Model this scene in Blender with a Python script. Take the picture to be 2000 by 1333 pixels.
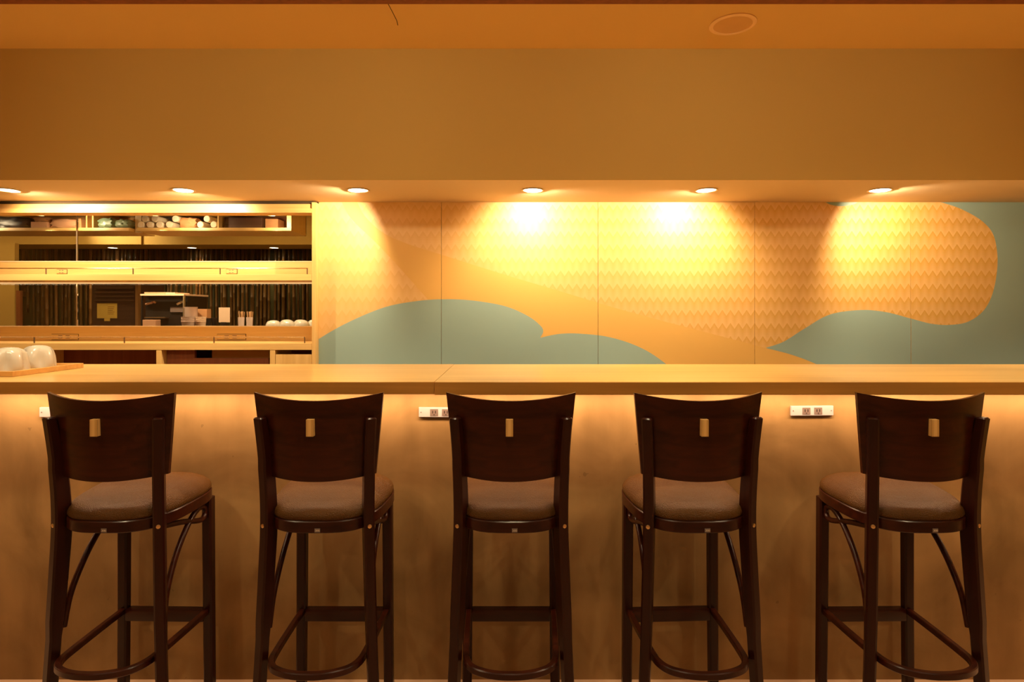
import bpy, bmesh, math, random
from mathutils import Vector, Matrix
from mathutils.geometry import tessellate_polygon

# ------------------------------------------------------------------ clear
for o in list(bpy.data.objects):
    bpy.data.objects.remove(o, do_unlink=True)
scene = bpy.context.scene
COL = scene.collection
random.seed(7)

# ------------------------------------------------------------------ camera
F, YH, H = 1160.0, 610.0, 1.44          # focal in px (2000 wide), horizon row, eye height
cam_d = bpy.data.cameras.new('camera')
cam_d.sensor_width = 36.0
cam_d.lens = F / 2000.0 * 36.0
cam_d.shift_x = 0.0
cam_d.shift_y = -(666.5 - YH) / 2000.0
cam = bpy.data.objects.new('camera', cam_d)
COL.objects.link(cam)
cam.location = (0, 0, H)
cam.rotation_euler = (math.radians(90), 0, 0)
scene.camera = cam

# ------------------------------------------------------------------ world, exposure
w = bpy.data.worlds.new('world')
scene.world = w
w.use_nodes = True
w.node_tree.nodes['Background'].inputs[0].default_value = (1.0, 0.62, 0.3, 1)
w.node_tree.nodes['Background'].inputs[1].default_value = 0.02
vs = scene.view_settings
vs.view_transform = 'Standard'
vs.look = 'None'
vs.exposure = 0.0
vs.gamma = 1.0
vs.use_curve_mapping = False

# light levels (watts), tuned here
E_SPOT = 34.0       # soffit downlights over the back bar
E_ROOM = 36.0       # ceiling downlights of the dining side
E_BAR = 106.0        # added fill lights in the ceiling above the counter edge
E_WASH = 30.0       # added ceiling fill spots turned towards the beam
E_LED = 33.0         # strip under the counter
E_FAR = 42.0        # lights of the room beyond the window
C_SPOT = (1.0, 0.74, 0.46)
C_ROOM = (1.0, 0.80, 0.48)
C_LED = (1.0, 0.66, 0.40)
C_FAR = (1.0, 0.64, 0.26)

# ------------------------------------------------------------------ helpers
def PX(x, Y): return (x - 1000.0) / F * Y
def PZ(y, Y): return H - (y - YH) / F * Y

def link(o, parent=None):
    COL.objects.link(o)
    if parent is not None:
        o.parent = parent
    return o

def tag(o, label=None, cat=None, group=None, kind=None):
    if label: o['label'] = label
    if cat: o['category'] = cat
    if group: o['group'] = group
    if kind: o['kind'] = kind
    return o

def empty(name, loc, label, cat, group=None, rz=0.0):
    o = bpy.data.objects.new(name, None)
    o.empty_display_size = 0.05
    COL.objects.link(o)
    o.location = loc
    o.rotation_euler = (0, 0, rz)
    return tag(o, label, cat, group)

def mesh_obj(name, bm, mat, parent=None, smooth=False, origin=None):
    """bm in world coords; if the parent is an Empty without rotation, shift to its frame"""
    off = Vector((0, 0, 0))
    p = parent
    while p is not None:
        off += Vector(p.location)
        p = p.parent
    if origin is not None:
        base = Vector(origin)
    else:
        base = off
    for v in bm.verts:
        v.co -= base
    bmesh.ops.recalc_face_normals(bm, faces=bm.faces)
    me = bpy.data.meshes.new(name)
    bm.to_mesh(me); bm.free()
    mats = mat if isinstance(mat, (list, tuple)) else [mat]
    for m in mats: me.materials.append(m)
    if smooth:
        me.polygons.foreach_set('use_smooth', [True] * len(me.polygons))
        me.set_sharp_from_angle(angle=math.radians(38))
    o = bpy.data.objects.new(name, me)
    link(o, parent)
    o.location = base - off
    return o

def bm_box(bm, x0, x1, y0, y1, z0, z1, bevel=0.0):
    r = bmesh.ops.create_cube(bm, size=1.0)
    vs_ = r['verts']
    for v in vs_:
        v.co = Vector(((x0 + x1) / 2 + v.co.x * (x1 - x0),
                       (y0 + y1) / 2 + v.co.y * (y1 - y0),
                       (z0 + z1) / 2 + v.co.z * (z1 - z0)))
    if bevel > 0:
        es = list({e for v in vs_ for e in v.link_edges})
        bmesh.ops.bevel(bm, geom=es, offset=bevel, segments=2, profile=0.7, affect='EDGES')
    return bm

def box(name, x0, x1, y0, y1, z0, z1, mat, parent=None, bevel=0.0, centre=False):
    bm = bmesh.new()
    bm_box(bm, x0, x1, y0, y1, z0, z1, bevel)
    org = None
    if parent is None:
        org = ((x0 + x1) / 2, (y0 + y1) / 2, z0)
    return mesh_obj(name, bm, mat, parent, origin=org)

def bm_tube(bm, pts, r, seg=10, cap=True):
    pts = [Vector(p) for p in pts]
    rings = []
    n = len(pts)
    prev = None
    for i, p in enumerate(pts):
        t = (pts[min(i + 1, n - 1)] - pts[max(i - 1, 0)]).normalized()
        if prev is None:
            a = Vector((0, 0, 1)) if abs(t.z) < 0.9 else Vector((1, 0, 0))
            u = t.cross(a).normalized()
        else:
            u = (prev - t * prev.dot(t)).normalized()
        prev = u
        v = t.cross(u)
        rr = r[i] if isinstance(r, (list, tuple)) else r
        rings.append([bm.verts.new(p + (u * math.cos(k * 2 * math.pi / seg) + v * math.sin(k * 2 * math.pi / seg)) * rr) for k in range(seg)])
    for i in range(n - 1):
        for k in range(seg):
            bm.faces.new((rings[i][k], rings[i][(k + 1) % seg], rings[i + 1][(k + 1) % seg], rings[i + 1][k]))
    if cap:
        bm.faces.new(rings[0][::-1]); bm.faces.new(rings[-1])

def catmull(pts, n=6):
    P = [Vector(p) for p in pts]
    out = []
    for i in range(len(P) - 1):
        p0 = P[max(i - 1, 0)]; p1 = P[i]; p2 = P[i + 1]; p3 = P[min(i + 2, len(P) - 1)]
        for k in range(n):
            t = k / n
            out.append(0.5 * ((2 * p1) + (-p0 + p2) * t + (2 * p0 - 5 * p1 + 4 * p2 - p3) * t * t + (-p0 + 3 * p1 - 3 * p2 + p3) * t ** 3))
    out.append(P[-1])
    return out

def bm_lathe(bm, prof, c, seg=32, fn=None):
    """prof: list of (r, z); c centre; closed at r=0 ends"""
    rings = []
    for (r, z) in prof:
        if r < 1e-6:
            rings.append([bm.verts.new((c[0], c[1], c[2] + z))])
        else:
            ring = []
            for k in range(seg):
                a = 2 * math.pi * k / seg
                q = r * (fn(a, z) if fn else 1.0)
                ring.append(bm.verts.new((c[0] + q * math.cos(a), c[1] + q * math.sin(a), c[2] + z)))
            rings.append(ring)
    for i in range(len(rings) - 1):
        A, B = rings[i], rings[i + 1]
        for k in range(seg):
            k2 = (k + 1) % seg
            if len(A) == 1 and len(B) == 1: continue
            if len(A) == 1: bm.faces.new((A[0], B[k], B[k2]))
            elif len(B) == 1: bm.faces.new((A[k], A[k2], B[0]))
            else: bm.faces.new((A[k], A[k2], B[k2], B[k]))

def lathe(name, prof, c, mat, parent=None, seg=32, fn=None, smooth=True):
    bm = bmesh.new()
    bm_lathe(bm, prof, c, seg, fn)
    return mesh_obj(name, bm, mat, parent, smooth, origin=None if parent else c)

def copy_tree(o, parent=None):
    c = o.copy(); COL.objects.link(c)
    c.parent = parent
    for ch in list(o.children):
        copy_tree(ch, c)
    return c

# ------------------------------------------------------------------ materials
def new_mat(name):
    m = bpy.data.materials.new(name)
    m.use_nodes = True
    nt = m.node_tree
    return m, nt, nt.nodes['Principled BSDF']

def N(nt, t, **kw):
    n = nt.nodes.new(t)
    for k, v in kw.items():
        setattr(n, k, v)
    return n

def mth(nt, op, a, b=None, c=None):
    n = nt.nodes.new('ShaderNodeMath'); n.operation = op
    for i, v in enumerate((a, b, c)):
        if v is None: continue
        if isinstance(v, (int, float)): n.inputs[i].default_value = v
        else: nt.links.new(v, n.inputs[i])
    return n.outputs[0]

def mixc(nt, fac, a, b):
    n = nt.nodes.new('ShaderNodeMix'); n.data_type = 'RGBA'
    if isinstance(fac, (int, float)): n.inputs[0].default_value = fac
    else: nt.links.new(fac, n.inputs[0])
    for i, v in ((6, a), (7, b)):
        if isinstance(v, tuple): n.inputs[i].default_value = v + (1,) if len(v) == 3 else v
        else: nt.links.new(v, n.inputs[i])
    return n.outputs[2]

def plain(name, col, rough=0.6, metal=0.0, var=0.06, scale=12.0, bump=0.0, bscale=180.0, coat=0.0, spec=0.5):
    m, nt, b = new_mat(name)
    tc = N(nt, 'ShaderNodeTexCoord')
    nz = N(nt, 'ShaderNodeTexNoise'); nz.inputs['Scale'].default_value = scale; nz.inputs['Detail'].default_value = 4
    nt.links.new(tc.outputs['Object'], nz.inputs['Vector'])
    lo = tuple(c * (1 - var) for c in col); hi = tuple(min(1, c * (1 + var)) for c in col)
    nt.links.new(mixc(nt, nz.outputs['Fac'], lo, hi), b.inputs['Base Color'])
    b.inputs['Roughness'].default_value = rough
    b.inputs['Metallic'].default_value = metal
    b.inputs['Specular IOR Level'].default_value = spec
    if coat: b.inputs['Coat Weight'].default_value = coat; b.inputs['Coat Roughness'].default_value = 0.12
    if bump:
        n2 = N(nt, 'ShaderNodeTexNoise'); n2.inputs['Scale'].default_value = bscale
        nt.links.new(tc.outputs['Object'], n2.inputs['Vector'])
        bp = N(nt, 'ShaderNodeBump'); bp.inputs['Strength'].default_value = bump; bp.inputs['Distance'].default_value = 0.002
        nt.links.new(n2.outputs['Fac'], bp.inputs['Height'])
        nt.links.new(bp.outputs['Normal'], b.inputs['Normal'])
    return m

def wood(name, c0, c1, axis=0, rough=0.35, scale=1.0, coat=0.0, spec=0.5, rings=26.0):
    m, nt, b = new_mat(name)
    tc = N(nt, 'ShaderNodeTexCoord')
    mp = N(nt, 'ShaderNodeMapping')
    s = [rings * scale] * 3; s[axis] = 1.1 * scale
    mp.inputs['Scale'].default_value = s
    nt.links.new(tc.outputs['Object'], mp.inputs['Vector'])
    nz = N(nt, 'ShaderNodeTexNoise'); nz.inputs['Scale'].default_value = 1.0; nz.inputs['Detail'].default_value = 6
    nz.inputs['Roughness'].default_value = 0.62; nz.inputs['Distortion'].default_value = 0.6
    nt.links.new(mp.outputs[0], nz.inputs['Vector'])
    rp = N(nt, 'ShaderNodeValToRGB')
    rp.color_ramp.elements[0].position = 0.3; rp.color_ramp.elements[0].color = c0 + (1,)
    rp.color_ramp.elements[1].position = 0.72; rp.color_ramp.elements[1].color = c1 + (1,)
    nt.links.new(nz.outputs['Fac'], rp.inputs[0])
    nt.links.new(rp.outputs[0], b.inputs['Base Color'])
    b.inputs['Roughness'].default_value = rough
    b.inputs['Specular IOR Level'].default_value = spec
    if coat: b.inputs['Coat Weight'].default_value = coat; b.inputs['Coat Roughness'].default_value = 0.15
    return m

def emis(name, col, strength):
    m, nt, b = new_mat(name)
    b.inputs['Base Color'].default_value = col + (1,)
    b.inputs['Emission Color'].default_value = col + (1,)
    b.inputs['Emission Strength'].default_value = strength
    return m

def mortar(name, c0, c1, rough=0.6):
    """trowelled mortar: large soft patches plus sweeping streaks"""
    m, nt, b = new_mat(name)
    tc = N(nt, 'ShaderNodeTexCoord')
    a = N(nt, 'ShaderNodeTexNoise'); a.inputs['Scale'].default_value = 2.6; a.inputs['Detail'].default_value = 5; a.inputs['Distortion'].default_value = 1.2
    nt.links.new(tc.outputs['Object'], a.inputs['Vector'])
    mp = N(nt, 'ShaderNodeMapping'); mp.inputs['Scale'].default_value = (9, 9, 1.6); mp.inputs['Rotation'].default_value = (0, 0.35, 0)
    nt.links.new(tc.outputs['Object'], mp.inputs['Vector'])
    s = N(nt, 'ShaderNodeTexNoise'); s.inputs['Scale'].default_value = 1.0; s.inputs['Detail'].default_value = 4
    nt.links.new(mp.outputs[0], s.inputs['Vector'])
    f = mth(nt, 'ADD', mth(nt, 'MULTIPLY', a.outputs['Fac'], 0.65), mth(nt, 'MULTIPLY', s.outputs['Fac'], 0.35))
    f = mth(nt, 'MULTIPLY_ADD', f, 3.0, -1.0)
    cl = N(nt, 'ShaderNodeClamp'); nt.links.new(f, cl.inputs[0])
    col = mixc(nt, cl.outputs[0], c0, c1)
    # small dark pits
    vz = N(nt, 'ShaderNodeTexNoise'); vz.inputs['Scale'].default_value = 22; vz.inputs['Detail'].default_value = 2
    nt.links.new(tc.outputs['Object'], vz.inputs['Vector'])
    sp = mth(nt, 'GREATER_THAN', vz.outputs['Fac'], 0.76)
    col = mixc(nt, mth(nt, 'MULTIPLY', sp, 0.35), col, tuple(c * 0.4 for c in c0))
    nt.links.new(col, b.inputs['Base Color'])
    b.inputs['Roughness'].default_value = rough
    bp = N(nt, 'ShaderNodeBump'); bp.inputs['Strength'].default_value = 0.15; bp.inputs['Distance'].default_value = 0.004
    nt.links.new(f, bp.inputs['Height']); nt.links.new(bp.outputs['Normal'], b.inputs['Normal'])
    return m

def zigzag_gold(name):
    """printed gold paper: rows of fading zigzags, in world metres via position"""
    m, nt, b = new_mat(name)
    g = N(nt, 'ShaderNodeNewGeometry')
    sx = N(nt, 'ShaderNodeSeparateXYZ'); nt.links.new(g.outputs['Position'], sx.inputs[0])
    tri = mth(nt, 'PINGPONG', sx.outputs['X'], 0.0235)                     # 47 mm teeth
    zz = mth(nt, 'ADD', sx.outputs['Z'], mth(nt, 'MULTIPLY', tri, 1.5))
    saw = mth(nt, 'FRACT', mth(nt, 'DIVIDE', zz, 0.0765))
    saw = mth(nt, 'POWER', saw, 1.3)
    # the print is fainter towards the left end of the wall
    mr = N(nt, 'ShaderNodeMapRange'); mr.inputs['From Min'].default_value = -1.3; mr.inputs['From Max'].default_value = 1.6
    mr.inputs['To Min'].default_value = 0.35; mr.inputs['To Max'].default_value = 1.0
    nt.links.new(sx.outputs['X'], mr.inputs['Value'])
    f = mth(nt, 'MULTIPLY', saw, mr.outputs[0])
    col = mixc(nt, f, (0.80, 0.51, 0.19), (0.69, 0.38, 0.065))
    nt.links.new(col, b.inputs['Base Color'])
    b.inputs['Roughness'].default_value = 0.5
    b.inputs['Specular IOR Level'].default_value = 0.85
    return m

def thin_glass(name):
    m = bpy.data.materials.new(name); m.use_nodes = True
    nt = m.node_tree
    for n in list(nt.nodes): nt.nodes.remove(n)
    out = N(nt, 'ShaderNodeOutputMaterial')
    tr = N(nt, 'ShaderNodeBsdfTransparent'); tr.inputs[0].default_value = (0.93, 0.94, 0.9, 1)
    gl = N(nt, 'ShaderNodeBsdfGlossy'); gl.inputs['Roughness'].default_value = 0.02
    fr = N(nt, 'ShaderNodeFresnel'); fr.inputs['IOR'].default_value = 1.45
    mx = N(nt, 'ShaderNodeMixShader')
    nt.links.new(fr.outputs[0], mx.inputs[0]); nt.links.new(tr.outputs[0], mx.inputs[1]); nt.links.new(gl.outputs[0], mx.inputs[2])
    nt.links.new(mx.outputs[0], out.inputs[0])
    return m

def weave(name, c0, c1):
    m, nt, b = new_mat(name)
    tc = N(nt, 'ShaderNodeTexCoord')
    vw = N(nt, 'ShaderNodeTexNoise'); vw.inputs['Scale'].default_value = 420; vw.inputs['Detail'].default_value = 1
    nt.links.new(tc.outputs['Object'], vw.inputs['Vector'])
    h = mth(nt, 'MULTIPLY_ADD', vw.outputs['Fac'], 2.4, -0.7)
    nz = N(nt, 'ShaderNodeTexNoise'); nz.inputs['Scale'].default_value = 9; nt.links.new(tc.outputs['Object'], nz.inputs['Vector'])
    col = mixc(nt, mth(nt, 'MULTIPLY_ADD', h, 0.5, mth(nt, 'MULTIPLY', nz.outputs['Fac'], 0.5)), c0, c1)
    nt.links.new(col, b.inputs['Base Color'])
    b.inputs['Roughness'].default_value = 0.34
    b.inputs['Specular IOR Level'].default_value = 0.2
    b.inputs['Sheen Weight'].default_value = 0.0
    b.inputs['Sheen Roughness'].default_value = 0.4
    bp = N(nt, 'ShaderNodeBump'); bp.inputs['Strength'].default_value = 0.8; bp.inputs['Distance'].default_value = 0.002
    nt.links.new(h, bp.inputs['Height']); nt.links.new(bp.outputs['Normal'], b.inputs['Normal'])
    return m

M = {}
M['plaster'] = plain('plaster_ochre', (0.58, 0.39, 0.11), 0.85, var=0.05, scale=1.5, bump=0.06, bscale=90)
M['ceiling'] = plain('ceiling_paint', (0.78, 0.51, 0.18), 0.8, var=0.03, scale=1.2)
M['soffit_white'] = plain('soffit_paint', (0.61, 0.46, 0.27), 0.75, var=0.02, scale=2)
M['mortar'] = mortar('mortar_wall', (0.22, 0.122, 0.036), (0.43, 0.255, 0.092))
M['floor'] = plain('floor_stone', (0.55, 0.36, 0.22), 0.5, var=0.12, scale=3)
M['gold'] = zigzag_gold('mural_gold_zigzag')
M['gold_plain'] = plain('mural_gold_plain', (0.76, 0.46, 0.12), 0.5, var=0.03, scale=2, spec=0.5)
M['sage'] = plain('mural_sage', (0.30, 0.44, 0.40), 0.6, var=0.04, scale=2.5, spec=0.3)
M['dark_gap'] = plain('dark_joint', (0.05, 0.03, 0.01), 0.9)
M['counter'] = wood('counter_wood', (0.62, 0.36, 0.10), (0.78, 0.50, 0.18), 0, 0.28, 0.8, coat=0.25)
M['shaded_edge'] = wood('counter_wood_shaded', (0.42, 0.19, 0.035), (0.56, 0.27, 0.055), 0, 0.35, 0.8, coat=0.15)  # same wood as the top, darkened to paint in the front's shade
M['light_wood'] = wood('shelf_light_wood', (0.66, 0.40, 0.12), (0.80, 0.54, 0.20), 0, 0.4, 1.0)
M['light_wood_v'] = wood('shelf_light_wood_upright', (0.66, 0.40, 0.12), (0.80, 0.54, 0.20), 2, 0.4, 1.0)
M['red_wood'] = wood('cabinet_red_wood', (0.20, 0.055, 0.018), (0.30, 0.09, 0.03), 2, 0.5, 1.0)
M['chair_wood'] = wood('chair_wenge', (0.016, 0.0022, 0.0010), (0.056, 0.0098, 0.0025), 0, 0.3, 1.3, coat=0.06, spec=0.32)
M['chair_wood_v'] = wood('chair_wenge_upright', (0.016, 0.0022, 0.0010), (0.034, 0.0055, 0.0018), 2, 0.3, 1.3, coat=0.06, spec=0.32)
M['block'] = wood('bamboo_block', (0.50, 0.25, 0.05), (0.95, 0.66, 0.26), 2, 0.4, 1.0, rings=170)
M['fabric'] = weave('seat_fabric', (0.052, 0.020, 0.003), (0.135, 0.055, 0.009))
M['brass'] = plain('brass_cap', (0.85, 0.62, 0.30), 0.3, metal=1.0)
M['rail'] = plain('rail_brass', (0.9, 0.7, 0.36), 0.2, metal=1.0)
M['cream'] = plain('cream_edge', (0.84, 0.66, 0.40), 0.4)
M['steel_dark'] = plain('post_dark_metal', (0.16, 0.10, 0.05), 0.4, metal=0.6)
M['steel'] = plain('edge_steel', (0.85, 0.75, 0.55), 0.3, metal=0.9)
M['plate'] = plain('outlet_plate', (0.42, 0.385, 0.38), 0.45, var=0.02)
M['socket'] = plain('outlet_socket', (0.17, 0.12, 0.10), 0.5)
M['black'] = plain('black_plastic', (0.012, 0.008, 0.006), 0.4)
M['ceramic'] = plain('white_ceramic', (0.54, 0.49, 0.41), 0.25, var=0.02, coat=0.3)
M['tray'] = wood('tray_wood', (0.58, 0.30, 0.08), (0.72, 0.42, 0.13), 0, 0.4)
M['bamboo'] = wood('bamboo_brown', (0.045, 0.022, 0.006), (0.15, 0.080, 0.022), 2, 0.35, 1.0, rings=20)
M['bamboo_pale'] = wood('bamboo_pale_brown', (0.14, 0.065, 0.020), (0.30, 0.15, 0.055), 2, 0.35, 1.0, rings=20)
M['green_wall'] = plain('dark_green_wall', (0.045, 0.045, 0.014), 0.8)
M['dark_wood'] = wood('dark_cabinet', (0.040, 0.016, 0.008), (0.075, 0.030, 0.014), 0, 0.5)
M['paper'] = plain('pale_paper', (0.72, 0.50, 0.33), 0.8)
M['yellow_paper'] = plain('yellow_notice', (0.62, 0.40, 0.07), 0.8)
M['ink'] = plain('notice_ink', (0.22, 0.10, 0.02), 0.8)
M['green_bag'] = plain('green_plastic', (0.20, 0.29, 0.19), 0.3, var=0.5, scale=30)
M['brown_pack'] = plain('kraft_paper', (0.48, 0.23, 0.09), 0.7, var=0.2, scale=20)
M['pink_pack'] = plain('pinkish_paper', (0.62, 0.33, 0.18), 0.7, var=0.1, scale=20)
M['roll'] = plain('white_towel', (0.80, 0.68, 0.50), 0.85)
M['cup'] = plain('grey_pink_paper_cup', (0.62, 0.46, 0.38), 0.6)
M['stick'] = wood('pale_sticks', (0.45, 0.22, 0.08), (0.75, 0.48, 0.24), 2, 0.6)
M['grille'] = plain('speaker_grille', (0.74, 0.44, 0.17), 0.7, bump=0.4, bscale=900)
M['speaker_rim'] = plain('speaker_rim_paint', (0.92, 0.62, 0.30), 0.5)
M['glass'] = thin_glass('window_glass')
M['lamp'] = emis('lamp_lens', (1.0, 0.86, 0.62), 14.0)
M['led'] = emis('led_lens', (1.0, 0.62, 0.25), 5.0)
M['led_dim'] = emis('shelf_light_lens', (1.0, 0.72, 0.35), 0.6)
M['trim_white'] = plain('lamp_trim', (0.80, 0.62, 0.38), 0.5)

# ================================================================== the setting
Y_W = 2.326                      # face of the counter front wall
Y_S = 2.875                      # front edge of the soffit
Y_M = 3.45                       # face of the mural wall
Z_S = H + (YH - 352) / F * Y_S   # underside of the soffit
Z_C = H + (YH - 95) / F * Y_S    # ceiling
XL, XR = -4.3, 3.9
Y_R = -3.2                       # wall behind the camera
Y_FAR = 6.46                     # far wall behind the bamboo
X_OPEN = PX(622, Y_M)            # left end of the mural
Y_U = 3.40                       # front of the shelf unit
Y_G = 3.69                       # window glass

def struct(o): o['kind'] = 'structure'; return o

struct(box('floor', -7.0, XR, Y_R, 8.2, -0.1, 0.0, M['floor']))
struct(box('ceiling', -7.0, XR, Y_R, 8.2, Z_C, Z_C + 0.1, M['ceiling']))
struct(box('wall_front', XL - 0.1, XR + 0.1, Y_R - 0.1, Y_R, 0.0, Z_C, M['plaster']))
struct(box('wall_right', XR, XR + 0.1, Y_R, 3.6, 0.0, Z_C, M['plaster']))
struct(box('wall_left', XL - 0.1, XL, Y_R, 3.0, 0.0, Z_C, M['plaster']))
# dropped soffit over the bar (ochre front, pale underside)
so = box('ceiling_soffit', -5.2, XR, Y_S, 3.93, Z_S, Z_C, [M['plaster'], M['soffit_white']])
struct(so)
for p in so.data.polygons:
    if p.normal.z < -0.5: p.material_index = 1
# slim wooden trim across the ceiling near the top of the frame, and a joint in the ceiling
struct(box('trim_1', XL, XR, 2.22, 2.437, Z_C - 0.012, Z_C, M['red_wood']))
bm = bmesh.new()
bm_tube(bm, [(PX(757, 2.45), 2.45, Z_C), (PX(766, 2.52), 2.52, Z_C), (PX(775, 2.60), 2.60, Z_C), (PX(777, 2.64), 2.64, Z_C)], 0.0016, 6)
struct(mesh_obj('trim_2', bm, M['dark_gap'], None, origin=(PX(766, 2.5), 2.5, Z_C)))

# counter front wall
struct(box('wall_counter', XL, XR, Y_W, Y_W + 0.14, 0.0, 1.151, M['mortar']))

# mural wall -------------------------------------------------------
wb = box('wall_back', X_OPEN - 0.02, XR, Y_M + 0.012, Y_M + 0.18, 0.0, Z_S, M['dark_gap'])
struct(wb)
seams = [X_OPEN] + [PX(x, Y_M) for x in (862, 1168, 1474, 1779)] + [PX(2085, Y_M), XR - 0.002]

def poly_pts(px, n=8):
    pts = []
    for seg in px:
        if len(seg) > 2 or isinstance(seg[0], tuple):
            c = catmull([(x, y, 0) for x, y in seg], n)
            pts += [(p.x, p.y) for p in c]
        else:
            pts.append(seg)
    out = []
    for x, y in pts:
        q = (PX(x, Y_M), PZ(y, Y_M))
        if not out or (abs(out[-1][0] - q[0]) + abs(out[-1][1] - q[1])) > 1e-4: out.append(q)
    return out

sage_left = poly_pts([[(600, 682), (622, 663), (680, 630), (750, 601), (810, 589), (862, 585), (920, 587), (985, 598), (1030, 617), (1055, 636), (1061, 648), (1055, 660)],
                      [(1056, 660), (1090, 653), (1130, 652), (1190, 659), (1250, 679), (1300, 711), (1350, 760)], (1350, 900), (600, 900)])
sage_right = poly_pts([[(1495, 680), (1530, 668), (1570, 643), (1620, 615), (1680, 606), (1730, 610), (1780, 623), (1820, 633), (1855, 635), (1890, 629), (1920, 608), (1938, 575), (1947, 530), (1947, 490), (1938, 455), (1915, 430), (1880, 410), (1850, 399), (1815, 390)],
                       (1815, 380), (2600, 380), (2600, 900), (1850, 900), [(1660, 745), (1595, 712), (1545, 693), (1495, 680)]])
sage_top = poly_pts([(1608, 380), [(1608, 392), (1622, 400), (1645, 403), (1668, 399), (1680, 391)], (1680, 380)])
gold_plain = poly_pts([[(662, 380), (672, 405), (690, 432), (740, 480), (800, 545), (850, 602), (900, 660)], (900, 900), (1850, 900),
                       [(1660, 745), (1595, 712), (1545, 693), (1495, 680), (1400, 655), (1230, 610), (1100, 571), (980, 535), (860, 497), (800, 478), (750, 456), (715, 425), (700, 400), (694, 380)]])

def clip(poly, x0, x1, z0, z1):
    def half(ps, inside, inter):
        out = []
        for i in range(len(ps)):
            a, b = ps[i - 1], ps[i]
            ia, ib = inside(a), inside(b)
            if ib:
                if not ia: out.append(inter(a, b))
                out.append(b)
            elif ia: out.append(inter(a, b))
        return out
    def ix(v): return lambda a, b: (v, a[1] + (b[1] - a[1]) * (v - a[0]) / (b[0] - a[0]))
    def iz(v): return lambda a, b: (a[0] + (b[0] - a[0]) * (v - a[1]) / (b[1] - a[1]), v)
    p = half(poly, lambda q: q[0] >= x0, ix(x0))
    if p: p = half(p, lambda q: q[0] <= x1, ix(x1))
    if p: p = half(p, lambda q: q[1] >= z0, iz(z0))
    if p: p = half(p, lambda q: q[1] <= z1, iz(z1))
    return p

def inlay(name, poly, x0, x1, lift, mat, parent):
    p = clip(poly, x0, x1, 0.02, Z_S - 0.001)
    if len(p) < 3: return
    tris = tessellate_polygon([[Vector((x, 0, z)) for x, z in p]])
    if not tris: return
    bm = bmesh.new()
    v0 = [bm.verts.new((x, Y_M - lift, z)) for x, z in p]
    for t in tris:
        try: bm.faces.new([v0[i] for i in t])
        except ValueError: pass
    bmesh.ops.dissolve_degenerate(bm, dist=1e-5, edges=bm.edges)
    o = mesh_obj(name, bm, mat, parent)
    # painted faces look into the room
    me = o.data
    if sum(pp.normal.y * pp.area for pp in me.polygons) > 0: me.flip_normals()

for i in range(len(seams) - 1):
    x0, x1 = seams[i] + 0.0012, seams[i + 1] - 0.0012
    pn = box('mural_panel', x0, x1, Y_M, Y_M + 0.012, 0.0, Z_S - 0.0005, M['gold'], wb)
    inlay('plain_gold_shape', gold_plain, x0, x1, 0.0004, M['gold_plain'], pn)
    for pl in (sage_left, sage_right, sage_top):
        inlay('sage_shape', pl, x0, x1, 0.0009, M['sage'], pn)

# room beyond the window -------------------------------------------
struct(box('wall_far', -7.0, 0.2, Y_FAR, Y_FAR + 0.1, 0.0, Z_C, M['green_wall']))
struct(box('wall_far_right', -1.3, -1.2, 3.95, Y_FAR, 0.0, Z_C, M['plaster']))
struct(box('wall_far_left', -7.1, -7.0, 3.0, Y_FAR, 0.0, Z_C, M['plaster']))
YF = 5.976
Z_F = PZ(478, YF)
xs = PX(278, YF)
struct(box('far_soffit', -7.0, xs, YF - 0.02, 6.40, Z_F, Z_C, M['plaster']))
struct(box('far_soffit_return', xs, -1.3, YF, 6.40, Z_F, Z_C, M['plaster']))
struct(box('wall_far_pier', -7.0, PX(37, 5.9), 5.85, 5.90, 0.0, Z_F, M['plaster']))
struct(box('trim_3', PX(33, 5.84), PX(41, 5.84), 5.83, 5.86, 0.0, PZ(568, 5.84), M['red_wood']))

# ================================================================== bar counter
DC, DB = 2.06, 2.77
Z_T = PZ(747, DC)
Z_B = PZ(772, DC)
ct = empty('bar_counter', (0, (DC + DB) / 2, Z_B), 'long pale wooden bar counter top in front of the mural wall', 'counter')
xj = PX(848, DC)
box('counter_board', XL + 0.01, xj - 0.0006, DC + 0.006, DB, Z_B + 0.002, Z_T + 0.0005, M['counter'], ct, 0.001)
box('counter_board', xj + 0.0006, XR - 0.01, DC + 0.006, DB, Z_B, Z_T, M['counter'], ct, 0.001)
box('front_edge', XL + 0.01, xj - 0.0006, DC, DC + 0.0058, Z_B + 0.002, Z_T + 0.0003, M['shaded_edge'], ct, 0.0015)  # thin strip added to carry the painted shade of the counter front
box('front_edge', xj + 0.0006, XR - 0.01, DC, DC + 0.0058, Z_B, Z_T - 0.0002, M['shaded_edge'], ct, 0.0015)
ld = empty('led_strip', (0, Y_W - 0.075, Z_B - 0.012), 'hidden warm light strip under the counter edge by the mortar wall', 'light strip')
box('housing', XL + 0.05, XR - 0.05, Y_W - 0.095, Y_W - 0.055, Z_B - 0.006, Z_B - 0.0005, M['trim_white'], ld)
box('diffuser', XL + 0.05, XR - 0.05, Y_W - 0.091, Y_W - 0.059, Z_B - 0.010, Z_B - 0.006, M['led'], ld)
la = bpy.data.lights.new('strip_light', 'AREA'); la.shape = 'RECTANGLE'; la.size = XR - XL - 0.2; la.size_y = 0.03
la.energy = E_LED; la.color = C_LED
lo = bpy.data.objects.new('strip_light', la); link(lo, ld); lo.location = ((XL + XR) / 2, 0, -0.002)

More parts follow.
